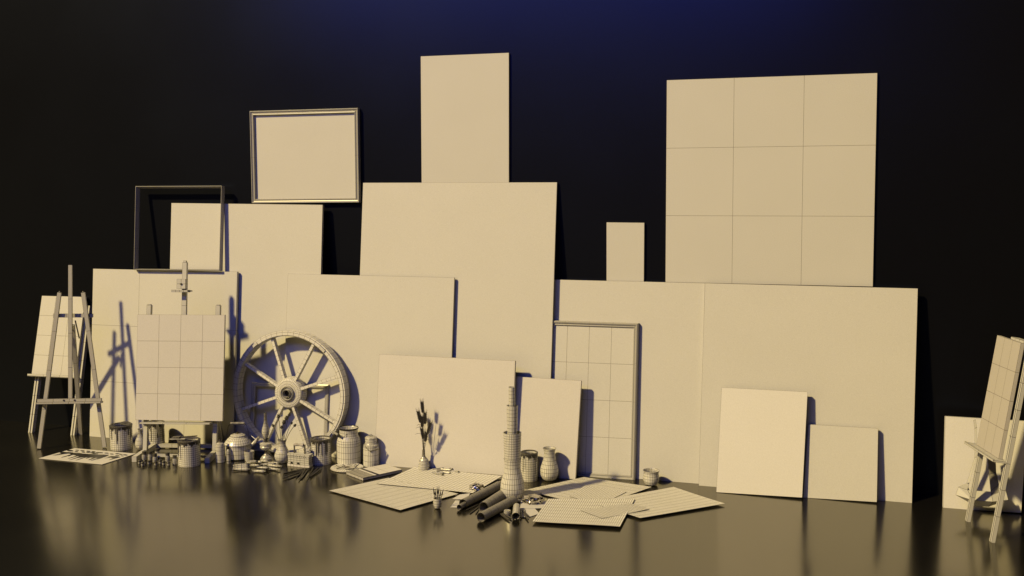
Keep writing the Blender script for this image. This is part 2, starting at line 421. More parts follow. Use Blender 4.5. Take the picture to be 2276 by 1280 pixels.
def studio():
    P1, P2 = flo(321, 1002, .04), flo(476, 1005.5, .04); pl = Pl(P1, P2, R(6)); d, u, n = pl.d, pl.u, pl.n
    t = thing('studio_easel', 'heavy two post studio easel on runners, its mast rising above the canvas', 'easel', (P1 + P2) / 2)
    # runners
    for a, b in ((flo(295, 1027), flo(352, 989)), (flo(457, 1030), flo(487, 1001))):
        up = V((0, 0, .019))
        sd = (b - a).normalized().cross(UZ)
        MB().beam(a + up - sd * -.01, b + up - sd * -.01, sd, .034, .038, 3).build('runner', 'wood', t)
    for px, tp in ((321.5, (331, 678)), (476, (484.5, 679))):
        P = pl.hit(px, 1001); q = pl.hit(*tp) - n * .012
        hd = u
        p = P + u * .0 - n * .012; L = (q - p).dot(u); 
        mb = MB().beam(p, q, d, .030, .026, 6)
        mb.beam(q, q + (q - p).normalized() * .006, d, .022, .02, 1)
        mb.build('post', 'wood', t)
    MB().beam(flo(352, 996) + UZ * .02, flo(478, 997.5) + UZ * .02, UZ, .026, .02, 4).build('stretcher', 'wood', t)
    MB().beam(flo(345, 1018) + UZ * .02, flo(470, 1021) + UZ * .02, UZ, .018, .02, 4).build('stretcher', 'wood', t)
    # braces
    MB().beam(pl.hit(341, 930) - n * .03, flo(358, 990) + UZ * .03, d, .012, .02, 2).build('brace', 'wood', t)
    MB().beam(pl.hit(484, 930) - n * .03, flo(496, 992) + UZ * .03, d, .012, .02, 2).build('brace', 'wood', t)
    a, b = pl.hit(319, 938), pl.hit(474, 939.5)
    MB().beam(a + n * .03, b + n * .03, u, .010, .07, 3).build('tray', 'wood', t)
    # mast
    MB().beam(pl.hit(407, 696) - n * .02 - u * .4, pl.hit(409, 583) - n * .02, d, .032, .022, 5).beam(pl.hit(409, 583) - n * .02, pl.hit(409, 579) - n * .02, d, .02, .018, 1).build('mast', 'wood', t)
    cb = pl.hit(406.5, 631); MB().slab([cb + d * x + u * y + n * .03 for x, y in ((-.031, .034), (.031, .034), (.031, -.034), (-.031, -.034))], n, .04, 2, 2).build('clamp_block', 'wood', t)
    MB().lathe([(.006, 0), (.007, .006), (0, .009)], 12, cb + n * .03, n).build('clamp_knob', 'black', t)
    cl = pl.hit(405, 646.5); MB().slab([cl + d * x + u * y + n * .045 for x, y in ((-.058, .007), (.058, .007), (.058, -.009), (-.058, -.009))], n, .05, 4, 2).build('clamp_bar', 'wood', t)
    MB().beam(cl + d * .058 + n * .02, cl + d * .078 + n * .02, u, .008, .02).build('clamp_pin', 'black', t)
    p2 = Pl(P1, P2, R(6), .045)
    c = [p2.hit(*q) for q in ((306, 699), (499.5, 700), (494.5, 936), (301, 933))]
    cv = MB().slab(c, p2.n, .02, 4, 4).build('stretched_canvas', 'pale', origin=(c[2] + c[3]) / 2)
    tag(cv, 'canvas ruled in sixteen squares standing on the two post studio easel', 'canvas', 'canvases standing on easels')
studio()

# ------------------------------------------------------------------ turned things placed by their base
def base_at(px, by, r_px):
    P = flo(px, by); m = mpp(P); d = V((P.x, P.y, 0)).normalized()
    return P + d * r_px * m * .92
def lathe_px(P, prof, n=28, close=True):
    """prof: (radius px, centre y px) from the base upwards"""
    m = mpp(P); out = []
    for r, y in prof: out.append((r * m, zat(P, y) if y is not None else 0))
    return out
def turned(name, label, cat, px, by, prof, mat='ceramic', n=28, inner=None, group=None, part=None, zs=None):
    r0 = prof[0][0]; P = base_at(px, by, r0); m = mpp(P)
    pr = [(0, 0.001)] + [(r * m, (zat(P, y) if k else 0.001)) for k, (r, y) in enumerate(prof)]
    if inner:                                # open vessel: thickness then down inside
        t = 1.1 * m
        rim = pr[-1]
        pr.append((rim[0] - t, rim[1]))
        for r, z in reversed(pr[1:-2]):
            if z > inner * m: pr.append((max(r - t * 1.2, .001), z))
        pr.append((0, pr[-1][1]))
    if part:
        t_ = thing(name, label, cat, P, group)
        MB().lathe(pr, n, P).build(part, mat, t_, smooth=True)
        return t_, P, m
    o = MB().lathe(pr, n, P).build(name, mat, smooth=True, origin=P)
    return tag(o, label, cat, group), P, m

def bucket(label, px, by, ty, w, seedv, lid=False, fill=.22, name='paint_can'):
    rr = random.Random(seedv); r = w / 2
    P = base_at(px, by, r); m = mpp(P); h = zat(P, ty); R0 = r * m
    t = thing(name, label, 'paint can', P, 'dripping paint cans')
    pr = [(0, .003), (R0 * .98, .003), (R0, .0), (R0, .008)] + [(R0, .008 + (h - .016) * k / 11) for k in range(1, 12)] + [(R0 * 1.02, h - .006), (R0 * 1.03, h), (R0 * .97, h + .001), (R0 * .87, h - .002), (R0 * .87, h - .016), (R0 * .95, h - .02), (R0 * .95, h * .62), (0, h * .62)]
    MB().lathe(pr, 32, P).build('can_body', 'tin', t, smooth=True)
    # drips: skin just outside the body
    n = 90; s = MB(); lens = []
    L = h * fill * .8
    for i in range(n): lens.append(L * (.55 + .25 * math.sin(i * .7 + seedv) + .2 * math.sin(i * 1.9 + seedv * 3)))
    for _ in range(15):
        k = rr.randrange(n); l = h * rr.uniform(.25, .72)
        lens[k] = max(lens[k], l)
        if rr.random() < .3: lens[(k + 1) % n] = max(lens[(k + 1) % n], l * .8)
    for i in range(n):
        a0, a1 = 2 * math.pi * i / n, 2 * math.pi * (i + 1) / n; Rr = R0 * 1.022
        l = lens[i]; rows = 6
        for k in range(rows):
            z0, z1 = h - .006 - l * k / rows, h - .006 - l * (k + 1) / rows
            wz = .5 * (a1 - a0) * (.25 if k == rows - 1 and l > L * 1.2 else 0)
            s.add([P + V((Rr * math.cos(a0), Rr * math.sin(a0), z0)), P + V((Rr * math.cos(a1), Rr * math.sin(a1), z0)), P + V((Rr * math.cos(a1 - wz), Rr * math.sin(a1 - wz), z1)), P + V((Rr * math.cos(a0 + wz), Rr * math.sin(a0 + wz), z1))], [(0, 1, 2, 3)])
    s.lathe([(R0 * 1.035, h - .008), (R0 * 1.045, h + .001), (R0 * .95, h + .004), (R0 * .86, h)], 32, P)
    s.build('paint_drips', 'drip', t, fix=False)
    MB().lathe([(0, h * .66), (R0 * .94, h * .66)], 24, P).build('paint_surface', 'drip' if lid else 'pale', t)
    if lid:
        a = R(4)
        ax = V((-.05, -.14, 1)).normalized()
        MB().lathe([(0, 0), (R0 * .5, 0), (R0 * .54, .004), (R0 * .5, .006), (0, .004)], 28, P + V((.032, .012, h + .006)), V((.16, -.05, 1)).normalized()).build('lid', 'drip', t)
    return t, P, m, h, R0
bucket('dripping paint can with its lid askew, right of the tripod easel', 270.5, 1001, 944, 47, 1, lid=True)
bucket('dripping paint can in the shade under the canvas of the studio easel', 347, 997, 938, 38, 5)
_, Pb, mb_, hb, Rb = bucket('nearest paint can, with a palette knife and brush laid across it', 421.5, 1038, 977, 48, 9)
bucket('dripping paint can between the charcoal iron and the open milk churn', 714, 1034, 974, 46, 14)
bucket('dripping paint can behind the tower of rolled paper', 1176, 1071, 1005, 38, 21)
# palette knife and brush on the third can
t = thing('palette_knife', 'palette knife lying across the nearest paint can', 'palette knife', Pb + V((0, 0, hb)))
k0 = Pb + V((-.125, -.05, hb + .009)); k1 = Pb + V((-.02, -.01, hb + .007))
MB().slab([k0, k1 + V((0, .02, 0)), k1 - V((0, .014, 0)), k0 + V((.03, -.012, 0))], UZ, .003, 3, 1).build('blade', 'steel', t)
MB().tube([k1, k1 + V((.075, .03, .004))], .005, 8).build('handle', 'drip', t)
t = thing('paint_brush', 'broad dark paint brush lying across the nearest paint can', 'brush', Pb + V((0, 0, hb)))
b0 = Pb + V((-.115, -.02, hb + .010)); b1 = Pb + V((.045, .03, hb + .022))
MB().beam(b0.lerp(b1, .3), b1, (0, 1, 0), .012, .006, 4).build('handle', 'drip', t)
MB().beam(b0, b0.lerp(b1, .32), (0, 1, 0), .045, .010, 3).build('bristles', 'drip', t)

# small vase left behind post
turned('vase', 'small long necked vase behind the left post of the studio easel', 'vase', 313, 1000, [(6, 999), (10, 994), (12, 987), (10.5, 978), (7, 970), (4.5, 963), (4.2, 957), (6, 953)], inner=3)
# flask bottle
t, P, m = turned('flask', 'round shouldered flask with a dark stopper left of the kettle', 'bottle', 490.5, 1029, [(10, 1028), (10.5, 1020), (10.6, 1010), (10.5, 1000), (10.3, 992), (9, 986), (5, 983), (3.4, 981)], part='bottle_body', mat='tin')
MB().lathe([(3.2 * m, zat(P, 981.5)), (3.6 * m, zat(P, 980)), (3.2 * m, zat(P, 976)), (0, zat(P, 975.5))], 16, P).build('stopper', 'drip', t, smooth=True)
t, P, m = turned('small_bottle', 'thin small bottle with black cap in front of the kettle', 'bottle', 508.7, 1031, [(4.6, 1030), (4.8, 1026), (4.8, 1012), (4.8, 1004), (4.2, 1000), (2.4, 998)], part='bottle_body', mat='steel', n=16)
MB().lathe([(2.9 * m, zat(P, 998)), (2.9 * m, zat(P, 992)), (0, zat(P, 991.5))], 12, P).build('cap', 'black', t)
for y_ in (1025, 1009): MB().lathe([(5.0 * m, zat(P, y_)), (5.0 * m, zat(P, y_ - 1))], 16, P).build('label_band', 'black', t)
# kettle
t, P, m = turned('kettle', 'wide bodied kettle with a raised grip and spout, left of the wheel', 'kettle', 530, 1023, [(25, 1021), (28, 1015), (28.5, 1005), (28.5, 996), (28.5, 988), (30, 985), (28, 981), (24, 976), (19.5, 971.5), (16, 969)], part='kettle_body', mat='ceramic', n=32)
MB().lathe([(16.4 * m, zat(P, 969)), (16.6 * m, zat(P, 967)), (12 * m, zat(P, 964.5)), (6 * m, zat(P, 963)), (2 * m, zat(P, 962.5)), (2.5 * m, zat(P, 960)), (0, zat(P, 958.5))], 28, P).build('lid', 'tin', t, smooth=True)
zg = zat(P, 940.5); hx = 15.5 * m
ca = V((math.cos(YAW), math.sin(YAW), 0))
prof = [(0, -hx)] + [(2.6 * m + .0011 * math.sin(k * 1.3), -hx + 2 * hx * k / 12) for k in range(13)] + [(0, hx)]
MB().lathe(prof, 12, P + UZ * zg, ca).build('grip', 'wood', t, smooth=True)
for s_ in (-1, 1):
    MB().tube([P + ca * hx * s_ * .98 + UZ * zg, P + ca * s_ * (hx + 5 * m) + UZ * (zg - .02), P + ca * s_ * (hx + 8.5 * m) + UZ * (zg - .07), P + ca * s_ * (24 * m) + UZ * zat(P, 975)], .0016, 6).build('bail', 'black', t)
sp = P + ca * 24 * m + UZ * zat(P, 990)
MB().tube([sp, sp + ca * .03 + UZ * .01, sp + ca * .055 + UZ * .04, sp + ca * .075 + UZ * .06], .016, 12, .008).build('spout', 'ceramic', t, smooth=True)
# T handled tool by the wheel rim
a = wal(558, 968, 5.99); b = wal(570, 978, 5.98)
t = thing('corkscrew', 'small pale T handled corkscrew leaning between the kettle and the lamp', 'corkscrew', a)
MB().tube([a, b], .003, 8).tube([b, b + V((.12, 0.02, -.12))], .002, 6).build('shank', 'steel', t)
MB().tube([wal(573, 971, 5.975), wal(567, 986, 5.965)], .0042, 8).build('crossbar', 'pale', t)
# ribbed cup
turned('cup', 'small straight ribbed cup in front of the oil lamp and kettle', 'cup', 554.5, 1026, [(10, 1025)] + [(10 + k * .12, 1025 - 2.3 * k) for k in range(1, 11)], inner=3, n=24)
# oil lamp
t, P, m = turned('oil_lamp', 'oil lamp with a bulging glass chimney in front of the wheel', 'oil lamp', 592, 1027, [(12.5, 1024), (13, 1018), (11, 1017), (10.5, 1015), (6, 1011), (3.2, 1007), (2.8, 1003), (6, 999), (10, 997)], part='lamp_base', mat='tin', n=28)
MB().lathe([(k[0] * m, zat(P, k[1])) for k in [(10, 998), (12.8, 995), (13.4, 992), (12, 990), (13.2, 988), (12.8, 985), (9, 983), (4.5, 982)]], 28, P).build('oil_font', 'ceramic', t, smooth=True)
MB().lathe([(k[0] * m, zat(P, k[1])) for k in [(5, 983), (4, 980), (4, 977), (5.4, 976), (5.4, 974), (4, 972)]], 20, P).build('burner', 'drip', t, smooth=True)
MB().lathe([(k[0] * m, zat(P, k[1])) for k in [(4, 973), (6, 970), (8, 964), (8.5, 959), (7.6, 952), (5.6, 946), (4, 940), (3.2, 932), (3, 925), (3, 917)]], 24, P).build('glass_chimney', 'ceramic', t, smooth=True)
# poppy vase
_, Pv, mv = turned('vase', 'waisted vase holding dried poppy heads', 'vase', 628, 1030, [(10, 1028), (15, 1022), (17.5, 1014), (16, 1006), (12, 998), (8.5, 990), (7.6, 984), (8.5, 980), (10.4, 977)], inner=5, n=28)
g = 'dried poppy stems in the waisted vase'
pods = [((619, 926), 4, 'leftmost upright tall poppy head with a crown, above the waisted vase'), ((636.5, 930), 4.4, 'dried poppy head right of the tall leftmost one'), ((631, 939), 4.2, 'dried poppy head in the middle of the vase, third down'), ((626, 950), 3.6, 'lowest central poppy head in the waisted vase'), ((607, 946), 3.2, 'small poppy head bent far out to the left'), ((655, 946), 3.2, 'small poppy head bent far out to the right'), ((643, 922), 3.4, 'topmost slender poppy head of the bunch'), ((648, 941), 2.6, 'tiny shaded poppy head near the right spoke')]
zr = zat(Pv, 980)
for i, ((x, y), r, lab) in enumerate(pods):
    Y = Pv.y + (-.02 + .012 * (i % 4)); T = wal(x, y, Y)
    t = thing('dried_poppy', lab, 'dried poppy', T, g)
    s0 = Pv + V(((x - 628) * mv * .22, 0, zr - .03)); mid = V((s0.x + (T.x - s0.x) * .35, (s0.y + Y) / 2, s0.z + (T.z - s0.z) * .62))
    pts = [(s0 * (1 - q) ** 2 + mid * 2 * q * (1 - q) + T * q * q) for q in [k / 8 for k in range(9)]]
    MB().tube(pts, .0018, 6).build('stem', 'drip', t)
    ax = (T - mid).normalized(); rr = r * mv
    MB().lathe([(0, -rr * .9), (rr * .5, -rr * .8), (rr, -rr * .1), (rr * .95, rr * .4), (rr * .45, rr * .9), (rr * .8, rr * 1.15), (0, rr * 1.2)], 10, T, ax).build('seed_head', 'drip', t, smooth=True)
# iron
def iron():
    A, B = flo(640, 1035), flo(686.5, 1040); d = (B - A); d.z = 0; L = d.length; d.normalize(); n = UZ.cross(d)
    t = thing('charcoal_iron', 'old charcoal iron with a scalloped lid and raised grip', 'iron', A.lerp(B, .5))
    m = mpp(A); h = zat(A, 1008.5)
    w = .085
    out = [(0, 0), (.0, .02), (.12, .034), (.45, .045), (.97, .052), (1, 0), (.6, -.004), (.3, -.003)]
    def prism(o, z0, z1, k, grow=0):
        s = MB(); c = [A + d * (x * L) + n * y for x, y in o]; cen = sum(c, V()) / len(c)
        nn = len(c)
        ring = lambda z, g: [cen + (p - cen) * (1 + g) + UZ * z for p in c]
        rows = [ring(z0 + (z1 - z0) * q / k, grow) for q in range(k + 1)]
        for q in range(k):
            for i in range(nn): 
                j = (i + 1) % nn; s.grid([rows[q + 1][i], rows[q + 1][j], rows[q][j], rows[q][i]], 2, 1)
        s.add(rows[-1], [tuple(range(nn))]); s.add(rows[0], [tuple(reversed(range(nn)))])
        return s
    prism(out, 0, .016, 1, .05).build('sole_plate', 'pale', t)
    prism(out, .0165, h - .008, 4, 0).build('iron_body', 'wood', t)
    prism(out, h - .0078, h + .004, 1, .05).build('lid', 'wood', t)
    lido = [c for c in t.children if c.name.startswith('lid')][0]
    for fx in (.2, .52):
        v = MB(); c0 = A + d * (fx * L) - n * .0045 + UZ * .018
        v.add([c0 + d * (.011 * math.cos(q)) + UZ * (.015 * math.sin(q)) for q in [math.pi * k / 8 for k in range(9)]], [tuple(range(9))])
        v.build('vent', 'black', t)
    v = MB()
    for k in range(9):
        c0 = A + d * ((.05 + k * .1) * L) - n * .0065 + UZ * (h - .009)
        v.add([c0, c0 + d * .009, c0 + d * .0045 - UZ * .006], [(0, 1, 2)])
    v.build('scalloped_trim', 'black', lido)
    zt = zat(A, 988)
    p = A + d * L * .24 + n * .022; q = A + d * L * .74 + n * .022
    MB().beam(p + UZ * h, p + UZ * zt, d, .009, .005, 2).build('handle_post', 'drip', t); MB().beam(q + UZ * h, q + UZ * (zt + .004), d, .009, .005, 2).build('handle_post', 'drip', t)
    MB().lathe([(0, -.036)] + [(.009 + .002 * math.sin(k * .9), -.036 + .0072 * k) for k in range(11)] + [(0, .037)], 12, p.lerp(q, .45) + UZ * zt, d).build('grip', 'pale', t, smooth=True)
iron()
# milk churns
t, P, m = turned('milk_churn', 'larger open milk churn with its wooden grip hanging left', 'milk churn', 776, 1034, [(25.5, 1031), (26.6, 1027), (26.8, 1014), (26.8, 1001), (26.8, 988), (26.6, 982), (25.5, 977), (23, 970), (20.6, 966), (20.2, 960), (20.4, 953), (21.4, 951)], part='churn_body', mat='tin', n=32, inner=5)
MB().lathe([(21.2 * m, zat(P, 953)), (22 * m, zat(P, 952)), (22 * m, zat(P, 950)), (21 * m, zat(P, 949.5))], 32, P).build('rim', 'black', t)
g0 = P + ca * -31 * m + UZ * zat(P, 957) - V((0, .03, 0)); g1 = P + ca * -12 * m + UZ * zat(P, 961) - V((0, .075, 0))
MB().tube([g0, g1], .008, 12).build('grip', 'wood', t)
MB().tube([g1, g1 + (g1 - g0).normalized() * .012], .009, 10).build('grip_cap', 'black', t)
MB().tube([g1, P + ca * 2 * m + V((0, -.075, zat(P, 964))), P + ca * 9 * m + V((0, -.058, zat(P, 957)))], .0014, 6).build('bail', 'black', t); MB().tube([g0, g0 + V((.02, 0, .018)), P + ca * -19 * m + V((0, -.01, zat(P, 955)))], .0014, 6).build('bail', 'black', t)
t, P, m = turned('milk_churn', 'smaller lidded milk churn with its grip hanging right', 'milk churn', 825.5, 1039, [(17, 1037), (17.8, 1034), (17.8, 1022), (17.8, 1009), (17.6, 997), (17.4, 993), (16.8, 991), (16.8, 988), (14.5, 986), (13.2, 984), (13, 980), (13, 974)], part='churn_body', mat='tin', n=28)
MB().lathe([(13.2 * m, zat(P, 975)), (13.8 * m, zat(P, 973)), (12.5 * m, zat(P, 971)), (8 * m, zat(P, 969)), (2 * m, zat(P, 968)), (0, zat(P, 968))], 28, P).build('lid', 'tin', t, smooth=True)
MB().tube([P + ca * (3.4 * m * math.cos(q)) + UZ * (zat(P, 968.5) + .010 * math.sin(q)) for q in [math.pi * k / 8 for k in range(9)]], .0015, 6).build('lid_ring', 'black', t)
g0 = P + ca * 5 * m + UZ * zat(P, 998) - V((0, .06, 0)); g1 = P + ca * 22 * m + UZ * zat(P, 993) - V((0, .035, 0))
MB().tube([g0, g1], .0055, 10).build('grip', 'wood', t)
MB().tube([P + ca * -12.5 * m + V((0, -.02, zat(P, 979))), P + ca * -6 * m + V((0, -.055, zat(P, 988))), g0], .0013, 6).build('bail', 'black', t); MB().tube([g1, P + ca * 13.5 * m + V((0, -.01, zat(P, 982)))], .0013, 6).build('bail', 'black', t)

# wheat vase
_, Pw, mw = turned('vase', 'small bottle necked vase holding dried wheat, on the large paper', 'vase', 942, 1048, [(8.5, 1047), (11.5, 1042), (12.8, 1035), (12, 1031), (10.6, 1029), (10.8, 1024), (10.2, 1022), (7, 1018), (3.8, 1014), (3.2, 1008), (3.1, 1003), (3.4, 999.5)], n=26, inner=3)
g = 'dried wheat in the bottle necked vase'
ears = [((938, 894), (940, 918), 'tallest wheat ear, standing straight up'), ((929.5, 915), (935, 940), 'wheat ear on the upper left leaning outward'), ((945, 918), (944.5, 943), 'wheat ear on the upper right, just below the tallest'), ((938, 926), (939, 950), 'central wheat ear below the tallest one'), ((957, 940), (950, 965), 'wheat ear leaning far out to the right'), ((937.5, 953), (941, 976), 'lower left wheat ear near the stems'), ((947.5, 962), (945, 982), 'lower right wheat ear near the vase mouth')]
zr = zat(Pw, 1001)
for i, (tp, bt, lab) in enumerate(ears):
    Y = Pw.y + (.02 if i % 2 else -.018) * (1 if i else 0); T, B = wal(*tp, Y), wal(*bt, Y)
    t = thing('wheat_stalk', lab, 'dried wheat', B, g)
    MB().tube([Pw + V((0, 0, zr - .02)), (Pw + V((0, 0, zr))).lerp(B, .5) + V(((942 - bt[0]) * -.0004, 0, 0)), B, T], .0012, 5).build('stem', 'dark', t)
    s = MB(); ax = (T - B); L = ax.length; ax.normalize(); a0 = ax.orthogonal().normalized(); b0 = ax.cross(a0)
    for k in range(11):
        for q in range(4):
            an = q * math.pi / 2 + k * .8; dd = a0 * math.cos(an) + b0 * math.sin(an); p = B + ax * (L * k / 11) + dd * .004
            e = p + ax * .017 + dd * .006; sd = ax.cross(dd) * .0035; c_ = p.lerp(e, .45)
            s.add([p, c_ + sd, c_ + dd * .004, c_ - sd, c_ - dd * .002, e, ], [(0, 1, 2), (0, 2, 3), (0, 3, 4), (0, 4, 1), (5, 2, 1), (5, 3, 2), (5, 4, 3), (5, 1, 4)])
            s.tube([e, e + ax * .018 + dd * .004], .0005, 3)
    s.build('wheat_ear', 'dark', t)
    if i in (0, 1, 2, 4, 5, 6):
        sg = {0: -1, 1: -1, 2: 1, 4: 1, 5: -1, 6: 1}[i]; hh = {0: 950, 1: 958, 2: 942, 4: 975, 5: 972, 6: 990}[i]; ln = {0: 16, 1: 22, 2: 17, 4: 22, 5: 24, 6: 10}[i]
        z0 = zat(Pw, hh); p0 = V((Pw.x, Y, z0))
        pts = [p0 + V((sg * ln * mw * q, 0, .045 * q * (1.6 - 1.45 * q))) for q in [k / 8 for k in range(9)]]
        lf = MB(); ww = [.0008, .003, .0045, .005, .005, .0042, .003, .002, .0006]
        for k in range(8): lf.add([pts[k] + V((0, -ww[k], ww[k] * .5)), pts[k + 1] + V((0, -ww[k + 1], ww[k + 1] * .5)), pts[k + 1] + V((0, ww[k + 1], -ww[k + 1] * .5)), pts[k] + V((0, ww[k], -ww[k] * .5))], [(0, 1, 2, 3)])
        lf.tube([p0, V((Pw.x, Y, z0 - .02)).lerp(Pw + UZ * zr, .5), Pw + UZ * zr], .0008, 4)
        lf.build('leaf', 'dark', t, fix=False)
# brush cup
_, Pc, mc = turned('cup', 'small round bottomed cup of brushes standing at the front', 'cup', 972.5, 1131, [(3, 1130), (6.5, 1128.5), (8.7, 1124), (9.6, 1118), (9.5, 1112), (9.2, 1107)], inner=2.2, n=22)
g = 'brushes standing in the small front cup'
for i, (x, y, lab) in enumerate([(963, 1083, 'brush leaning furthest left in the small front cup'), (967, 1088, 'short brush second from the left in the small front cup'), (971.5, 1081, 'brush left of the middle in the small front cup'), (976, 1080, 'tallest brush, in the middle of the small front cup'), (980, 1090, 'brush second from the right in the small front cup'), (985.5, 1087, 'brush leaning furthest right in the small front cup')]):
    T = wal(x, y, Pc.y + .01 * ((i % 3) - 1)); B = Pc + V(((x - 972.5) * mc * .35, .008 * ((i % 3) - 1), zat(Pc, 1117)))
    t = thing('paint_brush', lab, 'brush', B, g)
    MB().tube([B, B.lerp(T, .62)], .0024, 6, .0018).build('handle', 'drip', t)
    MB().tube([B.lerp(T, .55), B.lerp(T, .8), T], .0046, 6, .0008).build('bristles', 'black', t)
# tower: vase with rolled papers
_, Pt, mt = turned('vase', 'tall hourglass vase holding three nested paper rolls', 'vase', 1139, 1113, [(13, 1111), (22, 1103), (26.5, 1092), (27, 1082), (25.5, 1071), (22.5, 1060), (19.5, 1049), (17.6, 1038), (17.5, 1030), (18.6, 1023), (19.5, 1019)], n=30, inner=6)
g = 'paper rolls standing nested in the hourglass vase'
def vroll(label, x0, r0, y0, x1, r1, y1, n=26, k=10):
    p, q = Pt + ca * (x0 - 1139) * mt, Pt + ca * (x1 - 1139) * mt
    p = p + UZ * zat(Pt, y0); q = q + UZ * zat(Pt, y1); ax = q - p; L = ax.length
    pr = [((r0 + (r1 - r0) * j / k) * mt, L * j / k) for j in range(k + 1)]
    pr += [(r * .93, z) for r, z in reversed(pr)]
    s = MB().lathe(pr + [pr[0]], n, p, ax)
    return tag(s.build('paper_roll', 'tin', smooth=True, origin=p), label, 'paper roll', g)
vroll('widest upright paper roll, set in the mouth of the hourglass vase', 1139, 16, 1060, 1138.5, 20.4, 961, 32, 18)
vroll('middle upright paper roll rising out of the widest one', 1138.5, 10.5, 1000, 1138.5, 12.4, 901, 22, 12)
vroll('thinnest and topmost upright paper roll', 1138.5, 7.0, 940, 1137.5, 7.2, 860, 14, 10)
turned('vase', 'waisted empty vase in front of the small upright canvas', 'vase', 1221, 1070, [(9, 1069), (15, 1064), (19.5, 1056), (20.6, 1047), (19.8, 1039), (17, 1030), (14, 1022), (12.2, 1014), (12, 1006), (13, 1000), (14.8, 995.5)], n=26, inner=5)
turned('bowl', 'small rounded bowl with a flared rim on bare floor', 'bowl', 1447, 1080, [(8, 1079), (14, 1075), (17.2, 1069), (18, 1062), (17.2, 1056), (16.6, 1051), (17.2, 1048), (18.4, 1045)], n=28, inner=4)

# small jars
def jar(kind):
    if kind == 'tall':
        t = thing('paint_jar', '', 'jar', (0, 0, 0), 'lidded paint jars in front of the studio easel')
        r, h = .0165, .063
        MB().lathe([(0, 0), (r * .92, 0), (r, .003), (r, .02), (r, .034), (r * .8, .042), (r * .72, .045)], 18).build('jar_body', 'steel', t, smooth=True)
        MB().lathe([(r * .8, .044), (r * .86, .045), (r * .86, .060), (r * .8, .063), (0, .063)], 18).build('lid', 'drip', t)
    else:
        t = thing('paint_pot', '', 'paint pot', (0, 0, 0), 'small lidded paint pots in front of the studio easel')
        r, h = .0125, .026
        MB().lathe([(0, 0), (r * .8, 0), (r * .88, .003), (r * .9, .016)], 16).build('pot_body', 'steel', t, smooth=True)
        MB().lathe([(r, .0155), (r, .024), (r * .9, .026), (0, .026)], 16).build('lid', 'drip', t)
    return t
tj = jar('tall'); sj = jar('small')
tall = [(321, 1024, 'tall lidded paint jar, first from the left by the runner'), (334, 1023.5, 'tall lidded paint jar second from the left'), (345, 1029, 'tall lidded paint jar third from the left, standing foremost'), (349.5, 1017, 'tall lidded paint jar furthest back, half hidden'), (373, 1026.5, 'tall lidded paint jar second nearest to the front paint can'), (389, 1033, 'tall lidded paint jar nearest to the front paint can')]
small = [(310.3, 1032, 'small lidded pot furthest left of the jars'), (317.2, 1036, 'small lidded pot standing foremost at the left'), (322.5, 1031, 'small lidded pot right in front of the first tall jar'), (331.6, 1032.5, 'small lidded pot between the first two tall jars'), (346.2, 1035, 'small lidded pot in front of the foremost tall jar'), (356.5, 1031, 'small lidded pot behind, in the gap between tall jars'), (364, 1034, 'small lidded pot in the middle of the gap between tall jars'), (375, 1035.5, 'small lidded pot in front of the fifth tall jar')]
for L_, src in ((tall, tj), (small, sj)):
    for i, (x, y, lab) in enumerate(L_):
        P = flo(x, y); P = P + V((P.x, P.y, 0)).normalized() * .012
        mat4 = Matrix.Translation(P) @ Matrix.Rotation(i * 1.1, 4, 'Z')
        if i == 0: src.matrix_world = mat4; src['label'] = lab
        else: dup(src, mat4, lab)

# paint tubes
def paint_tube():
    t = thing('paint_tube', '', 'paint tube', (0, 0, 0), 'paint tubes heaped left of the iron')
    s = MB(); rows = []
    n = 14
    for k, (x, ry, rz) in enumerate([(-.062, .0135, .0008), (-.05, .013, .003), (-.03, .012, .0075), (-.005, .0112, .0105), (.012, .011, .011), (.03, .011, .011), (.036, .0075, .0075), (.038, .005, .005)]):
        st = len(s.v)
        for i in range(n):
            a = 2 * math.pi * i / n; s.v.append(V((x, ry * math.cos(a), .011 + rz * math.sin(a))))
        rows.append(list(range(st, st + n)))
    for p, q in zip(rows, rows[1:]):
        for i in range(n): s.f.append((p[i], p[(i + 1) % n], q[(i + 1) % n], q[i]))
    s.f.append(tuple(rows[0]))
    s.build('tube_body', 'tube', t, smooth=True)
    MB().lathe([(0, .0375), (.0085, .0375), (.0085, .047), (.0075, .049), (0, .049)], 12, (0, 0, .011), (1, 0, 0)).build('cap', 'black', t)
    MB().lathe([(.0117, -.003), (.0117, -.0015)], 14, (0, 0, .0112), (1, 0, 0)).build('label_band', 'black', t)
    return t
pt = paint_tube()
